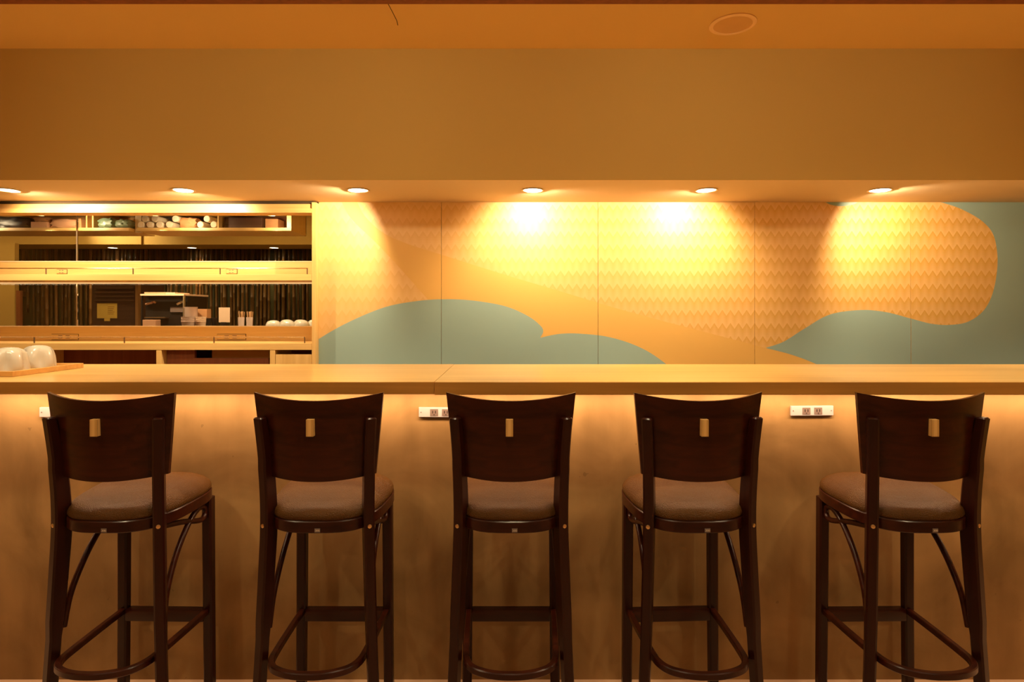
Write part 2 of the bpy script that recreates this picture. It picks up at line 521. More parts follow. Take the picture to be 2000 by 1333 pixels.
# ================================================================== downlights
def downlight(name, x, y, z, label, group, r=0.055, energy=0.0, aim=(0, 0, -1), size=120, blend=0.4, color=C_SPOT, soft=0.03, cat='ceiling light', drop=0.03):
    e = empty(name, (x, y, z), label, cat, group)
    bm = bmesh.new()
    bm_lathe(bm, [(r * 0.86, 0.0), (r, -0.001), (r * 1.06, -0.0035), (r * 1.0, -0.005), (r * 0.88, -0.004), (r * 0.86, 0.0)], (x, y, z), 32)
    mesh_obj('trim_ring', bm, M['trim_white'], e, True)
    bm = bmesh.new()
    bm_lathe(bm, [(0, -0.0025), (r * 0.6, -0.0022), (r * 0.87, -0.0012), (r * 0.87, -0.0002), (0, -0.0002)], (x, y, z), 32)
    mesh_obj('lens', bm, M['lamp'], e, True)
    if energy > 0:
        l = bpy.data.lights.new('lamp_beam', 'SPOT')
        l.energy = energy; l.color = color; l.spot_size = math.radians(size); l.spot_blend = blend; l.shadow_soft_size = soft
        lo = bpy.data.objects.new('lamp_beam', l); link(lo, e)
        lo.location = (0, 0, -drop - soft)
        lo.rotation_euler = Vector(aim).to_track_quat('-Z', 'Y').to_euler()
    return e

YD = (Z_S - H) / ((YH - 371) / F)
spots = [(15, (0.25, 0.55, -0.65), 150, 0.5, 'recessed downlight in the soffit, cut by the left edge of the picture'),
         (358, (-0.2, 0.55, -0.65), 150, 0.5, 'recessed downlight in the soffit above the glazed shelves'),
         (700, (-0.80, 0.32, -0.52), 144, 0.6, 'recessed downlight above the left end of the mural, nearest the shelf post'),
         (1040, (0.36, 0.58, -0.64), 168, 0.55, 'recessed downlight above the middle of the mural, over the second mural panel'),
         (1380, (-0.34, 0.60, -0.64), 156, 0.65, 'recessed downlight over the third mural panel'),
         (1718, (0.80, 0.34, -0.50), 152, 0.6, 'rightmost recessed downlight in the soffit')]
for (px, aim, sz, bl, lab) in spots:
    downlight('soffit_downlight', PX(px, YD), YD, Z_S, lab, 'downlights in the bar soffit', 0.055, E_SPOT, aim, sz, bl, C_SPOT, 0.005, drop=0.004)
# downlights of the dining side, behind the photograph's top edge
for i, (x, y) in enumerate([(-1.9, 1.15), (0.05, 1.05), (1.9, 1.15), (-1.6, -1.2), (1.6, -1.2)]):
    downlight('dining_downlight', x, y, Z_C, 'recessed dining room ceiling downlight, out of the picture, ' + ('left of the stools row', 'centred on the stools row', 'right of the stools row', 'behind the viewpoint at left', 'behind the viewpoint at right')[i],
              'dining room downlights', 0.055, E_ROOM, (0, 0.05, -1), 150, 0.6, C_ROOM, 0.05)
for x, lab in ((-1.3, 'left'), (0.1, 'middle'), (1.5, 'right')):  # added spots that lift the beam face, no known fixtures
    downlight('beam_fill_light', x, 0.75, Z_C, 'added ceiling fill light turned towards the ochre beam, %s of three, out of the picture' % lab,
              'added fill lights facing the beam', 0.05, E_WASH, (0, 1.0, -0.12), 80, 1.0, C_ROOM, 0.06)
for i, x in enumerate((-3.0, -1.8, -0.6, 0.6, 1.8, 3.0)):  # added row out of view, brightens the counter top
    downlight('counter_fill_light', x, 2.10, Z_C, 'added fill light above the counter edge, %s from the left, out of the picture' % ('first', 'second', 'third', 'fourth', 'fifth', 'sixth')[i],
              'added fill lights over the counter', 0.045, E_BAR, (0, 0.28, -1), 62, 0.8, C_ROOM, 0.03)
# lamps of the far room, with some added fill lights
YFD = (Z_F - H) / ((YH - 484) / F)
for px, lab in ((220, 'leftmost small downlight in the far room soffit seen through the glass'),
                (375, 'middle small downlight in the far room soffit seen through the glass'),
                (535, 'rightmost small downlight in the far room soffit seen through the glass')):
    downlight('far_downlight', PX(px, YFD), YFD, Z_F, lab, 'downlights in the far room', 0.05, E_FAR * 0.3, (0, 0.15, -1), 120, 0.5, C_FAR, 0.02)
for x, y, wd in ((-2.3, 4.7, 'right'), (-4.2, 4.9, 'middle'), (-5.8, 4.9, 'left')):  # the left lamp is added to brighten a dark far corner
    downlight('far_ceiling_lamp', x, y, Z_C, 'far room ceiling downlight behind the hanging shelf, %s of three, out of the picture' % wd, 'far room ceiling lamps', 0.05, E_FAR, (0.1, 0.25, -1), 150, 0.6, C_FAR, 0.04)
downlight('far_wall_spot', -4.25, 5.35, Z_C, 'far room ceiling spotlight washing the ochre soffit face at left, out of the picture', None, 0.045, 90.0, (0.35, 0.62, -0.40), 58, 1.0, C_SPOT, 0.02)
for i, x in enumerate((-3.55, -2.85, -2.15, -1.55)):  # added lights, only there to brighten the hanging shelf contents
    downlight('shelf_fill_light', x, 3.86, Z_S, 'small added fill light at the back of the soffit over the hanging shelf, %s from the left' % ('first', 'second', 'third', 'fourth')[i],
              'added fill lights facing the hanging shelf', 0.03, 3.5, (0, 0.75, -0.45), 165, 0.5, C_SPOT, 0.008)
for i, x in enumerate((-3.1, -2.35, -1.58)):  # added lights, only there to brighten bowls and cups on the worktop
    downlight('worktop_fill_light', x, 3.90, Z_S, 'small added fill light at the back of the soffit over the far worktop, %s from the left' % ('first', 'second', 'third')[i],
              'added fill lights facing the far worktop', 0.025, 42.0, (0, 0.20, -0.98), 100, 0.5, C_SPOT, 0.008)

# speaker in the ceiling
YSP = (Z_C - H) / ((YH - 47) / F)
sp = empty('ceiling_speaker', (PX(1431, YSP), YSP, Z_C), 'round flush speaker in the ochre ceiling at upper right', 'speaker')
c = sp.location[:]
RS = 0.100
bm = bmesh.new(); bm_lathe(bm, [(RS * 0.80, 0), (RS * 0.82, -0.006), (RS * 0.92, -0.008), (RS, -0.004), (RS, 0.0)], c, 40); mesh_obj('rim', bm, M['speaker_rim'], sp, True)
bm = bmesh.new(); bm_lathe(bm, [(0, -0.003), (RS * 0.6, -0.0035), (RS * 0.81, -0.0045), (RS * 0.81, -0.0005), (0, -0.0005)], c, 40); mesh_obj('grille', bm, M['grille'], sp, True)

# ================================================================== window and shelf unit
XS0, XS1 = -4.0, PX(609, Y_U)           # shelves run from beyond the left edge to the post
XP1 = PX(617, Y_U)
# window panes behind the shelves
win = empty('window_1', ((XS0 + XS1) / 2, Y_G, PZ(637, Y_G)), 'wide glazed opening behind the shelves looking into the far room', 'window')
win['kind'] = 'structure'
xg = PX(150, Y_G)
g1 = PX(608, Y_G) + 0.05
for (y0, y1) in ((416, 514), (548, 639)):
    za, zb = PZ(y1, Y_G), PZ(y0, Y_G)
    box('pane', -4.3, xg - 0.004, Y_G, Y_G + 0.006, za, zb, M['glass'], win)
    box('pane', xg + 0.004, g1, Y_G, Y_G + 0.006, za, zb, M['glass'], win)
    box('pane_joint', xg - 0.0035, xg + 0.0035, Y_G - 0.001, Y_G + 0.007, za, zb, M['steel'], win)

su = empty('shelf_unit', ((XS0 + XS1) / 2, Y_U + 0.14, 0.0), 'pale wooden shelf unit with brass rails built into the glazed opening', 'shelf')
box('side_post', XS1, XP1, Y_U, Y_G + 0.1, 0.0, PZ(395, Y_U) - 0.001, M['light_wood_v'], su, 0.0015)
# top rail: recessed board, proud lower lip
zt = PZ(398, Y_U)
box('top_board', XS0, XS1 - 0.001, Y_U + 0.012, Y_U + 0.05, PZ(416, Y_U) + 0.002, zt, M['light_wood'], su)
box('gap_shade_strip', XS0, XS1 - 0.001, Y_U + 0.02, Y_U + 0.04, zt + 0.0005, Z_S - 0.0015, M['dark_gap'], su)  # dark strip painting in the deep shadow of the gap
box('top_lip', XS0, XS1 - 0.001, Y_U - 0.006, Y_U + 0.10, PZ(416, Y_U), PZ(408, Y_U), M['light_wood'], su, 0.001)
# two shelves with upstand boards carrying the sockets
def shelf_set(yf0, yf1, up_top, rail_y, posts, plates):
    """fascia from yf0 to yf1, upstand top row, rail row, post columns (px)"""
    zs1, zs0 = PZ(yf0, Y_U), PZ(yf1, Y_U)
    sh = box('shelf', XS0, XS1 - 0.001, Y_U, Y_G - 0.002, zs0, zs1, M['light_wood'], su, 0.0012)
    yb = Y_G - 0.012
    box('upstand', XS0, XS1 - 0.001, yb, Y_G + 0.03, zs1, PZ(up_top, yb), M['light_wood'], su, 0.001)
    box('edge_strip', XS0, XS1 - 0.001, yb - 0.003, Y_G + 0.032, PZ(up_top, yb), PZ(up_top, yb) + 0.006, M['cream'], su)
    yr = Y_U + 0.02
    zr = PZ(rail_y, yr)
    bm = bmesh.new(); bm_tube(bm, [(XS0, yr, zr), (PX(posts[-1], yr) + 0.004, yr, zr)], 0.003, 8)
    rl = mesh_obj('rail', bm, M['rail'], su, True)
    for p in posts:
        bm = bmesh.new(); bm_tube(bm, [(PX(p, yr), yr, zs1), (PX(p, yr), yr, zr + 0.003)], 0.0035, 8)
        mesh_obj('rail_post', bm, M['steel_dark'], rl, True)
    for (p0, p1, q0, q1) in plates:
        pl = box('outlet_plate', PX(p0, yb), PX(p1, yb), yb - 0.006, yb, PZ(q1, yb), PZ(q0, yb), M['light_wood'], su, 0.001)
        box('plate_rim', PX(p0 - 0.8, yb), PX(p1 + 0.8, yb), yb - 0.002, yb + 0.001, PZ(q1 + 0.8, yb), PZ(q0 - 0.8, yb), M['dark_gap'], pl)
        xa = PX(p0, yb); wd = PX(p1, yb) - xa; zc = (PZ(q1, yb) + PZ(q0, yb)) / 2
        for f_ in (0.34, 0.62):
            for dz in (-0.007, 0.007):
                box('slot', xa + wd * f_ - wd * 0.08, xa + wd * f_ + wd * 0.08, yb - 0.0068, yb - 0.005, zc + dz - 0.002, zc + dz + 0.002, M['socket'], pl)
    return sh

shelf_set(536, 548, 512, 524.5, (-250, -80, 90, 260, 430, 600), ((112, 131, 527, 534.5), (443, 463, 526.5, 534.5)))
shelf_set(671, 684, 639, 659.5, (-285, -109, 67, 243, 418, 595), ((102, 153, 653.5, 663.5), (425, 480, 653.5, 663.5)))
# light strip under the middle shelf
lb = box('light_bar', XS0, XS1 - 0.001, Y_G - 0.045, Y_G - 0.02, PZ(548, Y_U) - 0.006, PZ(548, Y_U), M['led_dim'], su)
la = bpy.data.lights.new('bar_light', 'AREA'); la.shape = 'RECTANGLE'; la.size = XS1 - XS0 - 0.1; la.size_y = 0.015
la.energy = 2.2; la.color = C_SPOT
lo = bpy.data.objects.new('bar_light', la); link(lo, lb); lo.location = (0, Y_G - 0.033 - (Y_U + 0.14), PZ(548, Y_U) - 0.008)

# base cabinets under the lower shelf
ZB1 = PZ(684, Y_U) - 0.001
bc = empty('base_cabinet', ((XS0 + XS1) / 2, Y_U + 0.15, 0.0), 'open cabinet with reddish interior under the lower rail shelf', 'cabinet')
box('back_panel', XS0, XS1 - 0.001, Y_G - 0.03, Y_G - 0.012, 0.0, ZB1, M['red_wood'], bc)
for p in (-165, 48, 305, 527):
    box('divider', PX(p, Y_U), PX(p + 10, Y_U), Y_U + 0.001, Y_G - 0.031, 0.0, ZB1, M['light_wood_v'], bc, 0.001)
dr = box('drawer_front', PX(538, Y_U), XS1 - 0.002, Y_U + 0.002, Y_U + 0.02, 0.86, PZ(693, Y_U), M['light_wood_v'], bc, 0.001)
box('inner_panel', PX(316, Y_U), PX(382, Y_U + 0.06), Y_U + 0.05, Y_U + 0.07, 0.0, ZB1, M['red_wood'], bc)
box('inner_panel', PX(382, Y_U + 0.06), PX(527, Y_U + 0.06), Y_U + 0.045, Y_U + 0.065, 0.0, PZ(700, Y_U + 0.045), M['red_wood'], bc)
box('inner_panel', PX(416, Y_U + 0.1), PX(527, Y_U + 0.1), Y_U + 0.09, Y_U + 0.11, 0.0, ZB1, M['tray'], bc)

# ================================================================== things on the counter
# tray with bowls
tr = empty('serving_tray', (PX(-60, 2.4), 2.405, Z_T + 0.001), 'flat wooden tray on the counter at the left edge of the picture, holding upturned bowls', 'tray')
tx0, tx1, ty0, ty1 = -2.36, -1.868, 2.222, 2.59
box('base', tx0 + 0.012, tx1 - 0.012, ty0 + 0.012, ty1 - 0.012, Z_T + 0.0012, Z_T + 0.012, M['tray'], tr)
for nm, a in (('front_edge', (tx0, tx1 - 0.0, ty0, ty0 + 0.012)), ('back_edge', (tx0, tx1, ty1 - 0.012, ty1)),
              ('side_edge', (tx1 - 0.012, tx1, ty0 + 0.012, ty1 - 0.012)), ('side_edge', (tx0, tx0 + 0.012, ty0 + 0.012, ty1 - 0.012))):
    box(nm, a[0], a[1], a[2], a[3], Z_T + 0.0012, Z_T + 0.021, M['tray'], tr, 0.0015)
bowl_prof = [(0.064, 0.0), (0.0655, 0.004), (0.066, 0.02), (0.063, 0.045), (0.055, 0.068), (0.043, 0.082), (0.028, 0.089), (0.012, 0.0915), (0, 0.092)]
def petal(a, z):
    k = 1 - min(1.0, z / 0.095)
    return 1.0 - 0.24 * (abs(math.cos(2.5 * a)) ** 3) * max(0.0, math.sin(math.pi * min(1, (z + 0.012) / 0.098)))
bowls = [((-1.985, 2.345), 'white upturned bowl on the tray, front right of the bowls', 0.2),
         ((-2.150, 2.330), 'white upturned bowl on the tray, cut by the left edge of the picture', 0.9),
         ((-1.995, 2.500), 'white upturned bowl on the tray, rearmost and nearest the shelves', 0.5)]
zb0 = Z_T + 0.0125
for (x, y), lab, rz in bowls:
    bm = bmesh.new()
    bm_lathe(bm, bowl_prof + [], (0, 0, 0), 60, petal)
    for v in bm.verts: v.co = Matrix.Rotation(rz, 3, 'Z') @ v.co
    for v in bm.verts: v.co += Vector((x, y, zb0))
    tag(mesh_obj('bowl', bm, M['ceramic'], None, True, origin=(x, y, zb0)), lab, 'bowl', 'upturned bowls on the counter tray')

# ================================================================== outlets on the counter wall
def outlet(px, py, tilt, label):
    x, z = PX(px, Y_W), PZ(py, Y_W)
    e = empty('wall_outlet', (0, 0, 0), label, 'outlet', 'outlets under the counter')
    box('plate', -0.083, 0.083, -0.010, -0.0005, -0.019, 0.019, M['plate'], e, 0.002)
    for sx in (-0.023, 0.023):
        s = box('socket', sx - 0.0155, sx + 0.0155, -0.0112, -0.0095, -0.0145, 0.0125, M['socket'], e, 0.001)
        for dx in (-0.0055, 0.0055):
            box('slot', sx + dx - 0.0014, sx + dx + 0.0014, -0.0118, -0.0105, -0.004, 0.006, M['black'], s)
        box('ground_hole', sx - 0.002, sx + 0.002, -0.0118, -0.0105, -0.0105, -0.0075, M['black'], s)
    for sx in (-0.074, 0.074):
        bm = bmesh.new(); bm_tube(bm, [(sx, -0.0112, 0), (sx, -0.0095, 0)], 0.0022, 10); mesh_obj('screw', bm, M['socket'], e)
    e.location = (x, Y_W, z)
    e.rotation_euler = (0, tilt, 0)
outlet(122, 805, 0.004, 'white double socket plate on the counter wall, half hidden behind the leftmost stool')
outlet(860, 805, 0.004, 'white double socket plate on the counter wall, beside the middle stool')
outlet(1584, 802, -0.008, 'white double socket plate on the counter wall, fully visible left of the rightmost stool')

# ================================================================== bar stools
def sweep_rect(bm, pts, ws, ds, ang):
    """rectangular horizontal sections along pts; depth axis turned by ang"""
    rings = []
    for (x, y, z), w_, d_ in zip(pts, ws, ds):
        ca, sa = math.cos(ang), math.sin(ang)
        b = min(w_, d_) * 0.16
        sec = []
        for (u, v) in ((-w_ / 2 + b, -d_ / 2), (w_ / 2 - b, -d_ / 2), (w_ / 2, -d_ / 2 + b), (w_ / 2, d_ / 2 - b),
                       (w_ / 2 - b, d_ / 2), (-w_ / 2 + b, d_ / 2), (-w_ / 2, d_ / 2 - b), (-w_ / 2, -d_ / 2 + b)):
            sec.append(bm.verts.new((x + u * ca - v * sa, y + u * sa + v * ca, z)))
        rings.append(sec)
    for i in range(len(rings) - 1):
        for k in range(8):
            bm.faces.new((rings[i][k], rings[i][(k + 1) % 8], rings[i + 1][(k + 1) % 8], rings[i + 1][k]))
    bm.faces.new(rings[0][::-1]); bm.faces.new(rings[-1])

SA, SB, SN = 0.195, 0.197, 3.0
def seat_pt(t, k=1.0):
    c_, s_ = math.cos(t), math.sin(t)
    x = math.copysign(abs(c_) ** (2 / SN), c_) * SA
    y = math.copysign(abs(s_) ** (2 / SN), s_) * SB
    x *= 1 + 0.10 * y / SB
    return x * k, y * k
def seat_tilt(y): return 0.045 * y

def make_stool():
    e = empty('bar_stool', (0, 0, 0), 'x', 'stool', 'dark wooden bar stools along the counter')
    # seat frame ring
    NS = 72
    zr0, zr1 = 0.741, 0.779
    bm = bmesh.new()
    loops = []
    for (k, z) in ((1.0, zr0 + 0.003), (1.0, zr1 - 0.003), (0.985, zr1), (0.90, zr1), (0.90, zr0), (0.985, zr0)):
        lp = []
        for i in range(NS):
            x, y = seat_pt(2 * math.pi * i / NS, k)
            lp.append(bm.verts.new((x, y, z + seat_tilt(y))))
        loops.append(lp)
    for j in range(6):
        A, B = loops[j], loops[(j + 1) % 6]
        for i in range(NS):
            i2 = (i + 1) % NS
            bm.faces.new((A[i], A[i2], B[i2], B[i]))
    fr = mesh_obj('seat_frame', bm, M['chair_wood'], e, True)
    # small maker's plate under the rear rim (illegible marks)
    xt = 0.012
    bm_mark = []
    tg = box('metal_tag', xt - 0.009, xt + 0.009, -0.1985, -0.1965, zr0 - 0.005, zr0 + 0.008, M['socket'], fr)
    for k in (-1, 0, 1):
        for (a0, a1, b0, b1) in ((-0.0022, 0.0022, 0.0018, 0.0026), (-0.0022, 0.0022, -0.0026, -0.0018), (-0.0022, -0.0014, -0.0026, 0.0026), (0.0014, 0.0022, -0.0026, 0.0026)):
            if k == -1 and a0 < 0 and a1 < 0: continue
            bm_mark.append((xt + k * 0.0053 + a0, xt + k * 0.0053 + a1, -0.1992, -0.1984, zr0 + 0.0015 + b0, zr0 + 0.0015 + b1))
    bm = bmesh.new()
    for q in bm_mark: bm_box(bm, *q)
    mesh_obj('tag_marks', bm, M['roll'], fr)
    # cushion
    bm = bmesh.new()
    prof = [(0.965, zr1 - 0.002), (0.992, zr1 + 0.006), (0.990, zr1 + 0.016), (0.965, zr1 + 0.027), (0.915, zr1 + 0.037), (0.83, zr1 + 0.047), (0.70, zr1 + 0.055), (0.5, zr1 + 0.061), (0.25, zr1 + 0.064)]
    rings = []
    for (k, z) in prof:
        rings.append([bm.verts.new((seat_pt(2 * math.pi * i / NS, k)[0], seat_pt(2 * math.pi * i / NS, k)[1], z + seat_tilt(seat_pt(2 * math.pi * i / NS, k)[1]))) for i in range(NS)])
    top = bm.verts.new((0, 0, zr1 + 0.0645))
    for a in range(len(rings) - 1):
        for i in range(NS):
            i2 = (i + 1) % NS
            bm.faces.new((rings[a][i], rings[a][i2], rings[a + 1][i2], rings[a + 1][i]))
    for i in range(NS): bm.faces.new((rings[-1][i], rings[-1][(i + 1) % NS], top))
    bm.faces.new(rings[0][::-1])
    mesh_obj('seat_cushion', bm, M['fabric'], e, True)
    # rear legs run up as back posts; front legs
    for s in (-1, 1):
        path = catmull([(s * 0.197, -0.176, 0.0), (s * 0.180, -0.168, 0.32), (s * 0.168, -0.155, 0.60), (s * 0.163, -0.150, 0.76), (s * 0.167, -0.160, 0.93), (s * 0.179, -0.181, 1.097)], 5)
        ws = []; ds = []
        for p in path:
            ws.append(0.034)
            z = p.z
            ds.append(0.040 + 0.012 * max(0, 1 - abs(z - 0.72) / 0.5) if z > 0.42 else 0.036)
        for i, p in enumerate(path):
            if p.z > 0.95: ds[i] = 0.040 - 0.010 * (p.z - 0.95) / 0.15
        # rounded top
        path.append(path[-1] + Vector((0, 0, 0.004))); ws.append(0.026); ds.append(0.022)
        bm = bmesh.new()
        sweep_rect(bm, path, ws, ds, s * math.radians(24))
        lg = mesh_obj('leg', bm, M['chair_wood_v'], e, True)
        # brass bolt cap on the rear face
        nx, ny = s * math.sin(math.radians(24)), -math.cos(math.radians(24))
        bx, by, bz = s * 0.163 + nx * 0.0245, -0.150 + ny * 0.0245, 0.7475
        bm = bmesh.new(); bm_tube(bm, [(bx, by, bz), (bx + nx * 0.003, by + ny * 0.003, bz), (bx + nx * 0.0042, by + ny * 0.0042, bz)], [0.0065, 0.0065, 0.004], 14)
        mesh_obj('bolt', bm, M['brass'], lg, True)
        bm = bmesh.new()
        sweep_rect(bm, [(s * 0.166, 0.152, 0.0), (s * 0.163, 0.152, 0.35), (s * 0.161, 0.150, 0.7435)], [0.034, 0.035, 0.037], [0.034, 0.035, 0.037], 0)
        mesh_obj('leg', bm, M['chair_wood_v'], e, True)
        # bent brace with its eye
        bp = catmull([(s * 0.150, -0.115, 0.728), (s * 0.152, 0.0, 0.702), (s * 0.157, 0.085, 0.676), (s * 0.158, 0.118, 0.674), (s * 0.158, 0.134, 0.691),
                      (s * 0.157, 0.122, 0.714), (s * 0.155, 0.085, 0.716), (s * 0.154, 0.035, 0.688), (s * 0.156, -0.03, 0.628), (s * 0.159, -0.08, 0.562),
                      (s * 0.163, -0.117, 0.49), (s * 0.168, -0.136, 0.40)], 5)
        bm = bmesh.new(); bm_tube(bm, bp, 0.0098, 10)
        mesh_obj('brace', bm, M['chair_wood'], e, True)
    # front stretcher
    bm = bmesh.new(); bm_box(bm, -0.15, 0.15, 0.134, 0.168, 0.277, 0.322, 0.008)
    mesh_obj('stretcher', bm, M['chair_wood'], e, True)
    # bowed footrest
    hp = catmull([(0.158, 0.14, 0), (0.155, 0.02, 0), (0.148, -0.13, 0), (0.140, -0.185, 0), (0.118, -0.222, 0), (0.078, -0.245, 0), (0.035, -0.256, 0), (0, -0.258, 0)], 5)
    cl = hp + [Vector((-p.x, p.y, 0)) for p in reversed(hp[:-1])]
    bm = bmesh.new()
    rings = []
    t_, hgt, zt_ = 0.020, 0.022, 0.326
    for i, p in enumerate(cl):
        tv = (cl[min(i + 1, len(cl) - 1)] - cl[max(i - 1, 0)]).normalized()
        nv = Vector((-tv.y, tv.x, 0))
        b = 0.003
        rings.append([bm.verts.new((p.x + nv.x * a, p.y + nv.y * a, zt_ - hgt / 2 + c_)) for a, c_ in
                      ((-t_ / 2 + b, -hgt / 2), (t_ / 2 - b, -hgt / 2), (t_ / 2, -hgt / 2 + b), (t_ / 2, hgt / 2 - b), (t_ / 2 - b, hgt / 2), (-t_ / 2 + b, hgt / 2), (-t_ / 2, hgt / 2 - b), (-t_ / 2, -hgt / 2 + b))])
    for i in range(len(rings) - 1):
        for k in range(8): bm.faces.new((rings[i][k], rings[i][(k + 1) % 8], rings[i + 1][(k + 1) % 8], rings[i + 1][k]))
    bm.faces.new(rings[0][::-1]); bm.faces.new(rings[-1])
    mesh_obj('footrest', bm, M['chair_wood'], e, True)
    # curved back panel
    NU, NV = 28, 12
    bm = bmesh.new()
    def pt(u, v, side):
        w_ = 0.370 + (0.424 - 0.370) * v
        zb = 0.897 + 0.012 * u * u
        zt = 1.157 + 0.020 * u * u
        z = zb + (zt - zb) * v
        y = -0.198 - 0.012 * v + 0.060 * u * u + (0.012 if side else 0)
        return (u * w_ / 2, y, z)
    G = {}
    for side in (0, 1):
        for i in range(NU + 1):
            for j in range(NV + 1):
                G[side, i, j] = bm.verts.new(pt(-1 + 2 * i / NU, j / NV, side))
    for i in range(NU):
        for j in range(NV):
            for side in (0, 1):
                bm.faces.new((G[side, i, j], G[side, i + 1, j], G[side, i + 1, j + 1], G[side, i, j + 1]))
    for i in range(NU):
        for j in (0, NV): bm.faces.new((G[0, i, j], G[0, i + 1, j], G[1, i + 1, j], G[1, i, j]))
    for j in range(NV):
        for i in (0, NU): bm.faces.new((G[0, i, j], G[0, i, j + 1], G[1, i, j + 1], G[1, i, j]))
    bk = mesh_obj('back_panel', bm, M['chair_wood'], e, True)
    bm = bmesh.new(); bm_box(bm, -0.0160, 0.0070, -0.222, -0.204, 1.047, 1.101, 0.0015)
    mesh_obj('wood_block', bm, M['block'], bk)
    return e

proto = make_stool()
stools = [(213, -1.5, 'dark brown wooden bar stool at the far left, nearest the tray of bowls'),
          (620.5, -0.5, 'dark brown wooden bar stool, second from the left'),
          (997.9, 0.0, 'dark brown wooden bar stool in the middle of the row, seen straight from behind'),
          (1362.8, 2.5, 'dark brown wooden bar stool, second from the right, seat turned slightly left'),
          (1802.7, 1.0, 'dark brown wooden bar stool at the far right, beyond the wide gap in the row')]
for i, (px, rz, lab) in enumerate(stools):
    o = proto if i == 0 else copy_tree(proto)
    o.location = (PX(px, 1.93), 2.093, 0)
    o.rotation_euler = (0, 0, math.radians(rz))
    o['label'] = lab

# ================================================================== the far side of the window
ZL = PZ(637, Y_G) - 0.03                    # worktop beyond the glass
pc = empty('prep_counter', (-2.9, 4.25, 0), 'dark worktop in the far room just behind the glass', 'counter')
box('worktop', -4.6, -1.32, 3.98, 4.7, ZL - 0.03, ZL, M['dark_wood'], pc, 0.002)
box('body', -4.6, -1.34, 4.02, 4.66, 0.0, ZL - 0.031, M['dark_wood'], pc)

# bamboo poles on the far wall
bs = empty('bamboo_screen', (-3.7, 6.41, 0.0), 'row of dark bamboo poles against the far green wall', 'screen')
YB = 6.41
variants = []
random.seed(3)
for k in range(6):
    bm = bmesh.new()
    r0 = random.uniform(0.012, 0.021)
    z = 0.0; pts = []; rs = []
    zz = random.uniform(0.02, 0.25)
    pts.append((0, 0, 0)); rs.append(r0)
    while zz < 1.40:
        for dz, f_ in ((-0.008, 1.0), (0.0, 1.14), (0.008, 1.0)):
            pts.append((0, 0, zz + dz)); rs.append(r0 * f_)
        zz += random.uniform(0.2, 0.3)
    pts.append((0, 0, 1.42)); rs.append(r0)
    bm_tube(bm, pts, rs, 8)
    bmesh.ops.recalc_face_normals(bm, faces=bm.faces)
    me = bpy.data.meshes.new('pole'); bm.to_mesh(me); bm.free()
    me.polygons.foreach_set('use_smooth', [True] * len(me.polygons))
    me.materials.append(M['bamboo_pale'] if k in (0, 3) else M['bamboo'])
    variants.append(me)
px = 46.0
while px < 640:
    x = PX(px, YB)
    me = random.choice(variants if px < 130 or random.random() < 0.5 else [variants[1], variants[2], variants[4], variants[5]])
    o = bpy.data.objects.new('pole', me); link(o, bs)
    top = Z_F - 0.004
    # at the left end the poles hang short, stepping down
    low = 1.02
    if px < 82: low = 1.02 + (82 - px) / 36 * 0.56 + 0.03 * math.sin(px)
    ln = top - low
    o.scale = (1, 1, ln / 1.42)
    o.location = (x + 3.7, random.uniform(-0.02, 0.015), low)
    o.rotation_euler = (0, random.uniform(-0.012, 0.012), random.uniform(0, 6))
    px += random.uniform(7.0, 11.0)

# hanging box shelf behind the upper glass
YH0, YH1 = 3.99, 4.28
hs = empty('hanging_shelf', (-2.4, (YH0 + YH1) / 2, PZ(451, YH0)), 'long open wooden box shelf hanging behind the upper glass', 'shelf')
xh0, xh1 = -4.3, PX(569, YH0)
zb_, zt_ = PZ(451, YH0), PZ(445, YH0)
box('bottom_board', xh0, PX(252, YH0), YH0, YH1, zb_, zt_, M['light_wood'], hs, 0.001)
box('bottom_board', PX(266, YH0), xh1, YH0, YH1, zb_, zt_, M['light_wood'], hs, 0.001)
box('top_board', xh0, xh1, YH0, YH1, PZ(412, YH0), PZ(404, YH0), M['light_wood'], hs, 0.001)
box('back_board', PX(427, YH0), xh1, YH1 - 0.012, YH1, zt_, PZ(412, YH0), M['red_wood'], hs)
box('back_board', xh0, PX(252, YH0), YH1 - 0.012, YH1, zt_, PZ(412, YH0), M['tray'], hs)
box('back_board', PX(268, YH0), PX(425, YH0), YH1 - 0.012, YH1, zt_, PZ(412, YH0), M['dark_wood'], hs)
box('end_board', PX(560, YH0), xh1, YH0, YH1, zt_, PZ(412, YH0), M['light_wood_v'], hs, 0.001)
for p in (167, 179, 424):
    box('divider', PX(p, YH0), PX(p + 2.5, YH0), YH0 + 0.004, YH1 - 0.014, zt_, PZ(412, YH0), M['light_wood_v'], hs)
box('hanger', PX(253, YH0) , PX(265, YH0), YH0 + 0.06, YH0 + 0.08, zb_ - 0.004, Z_C - 0.001, M['roll'], hs)

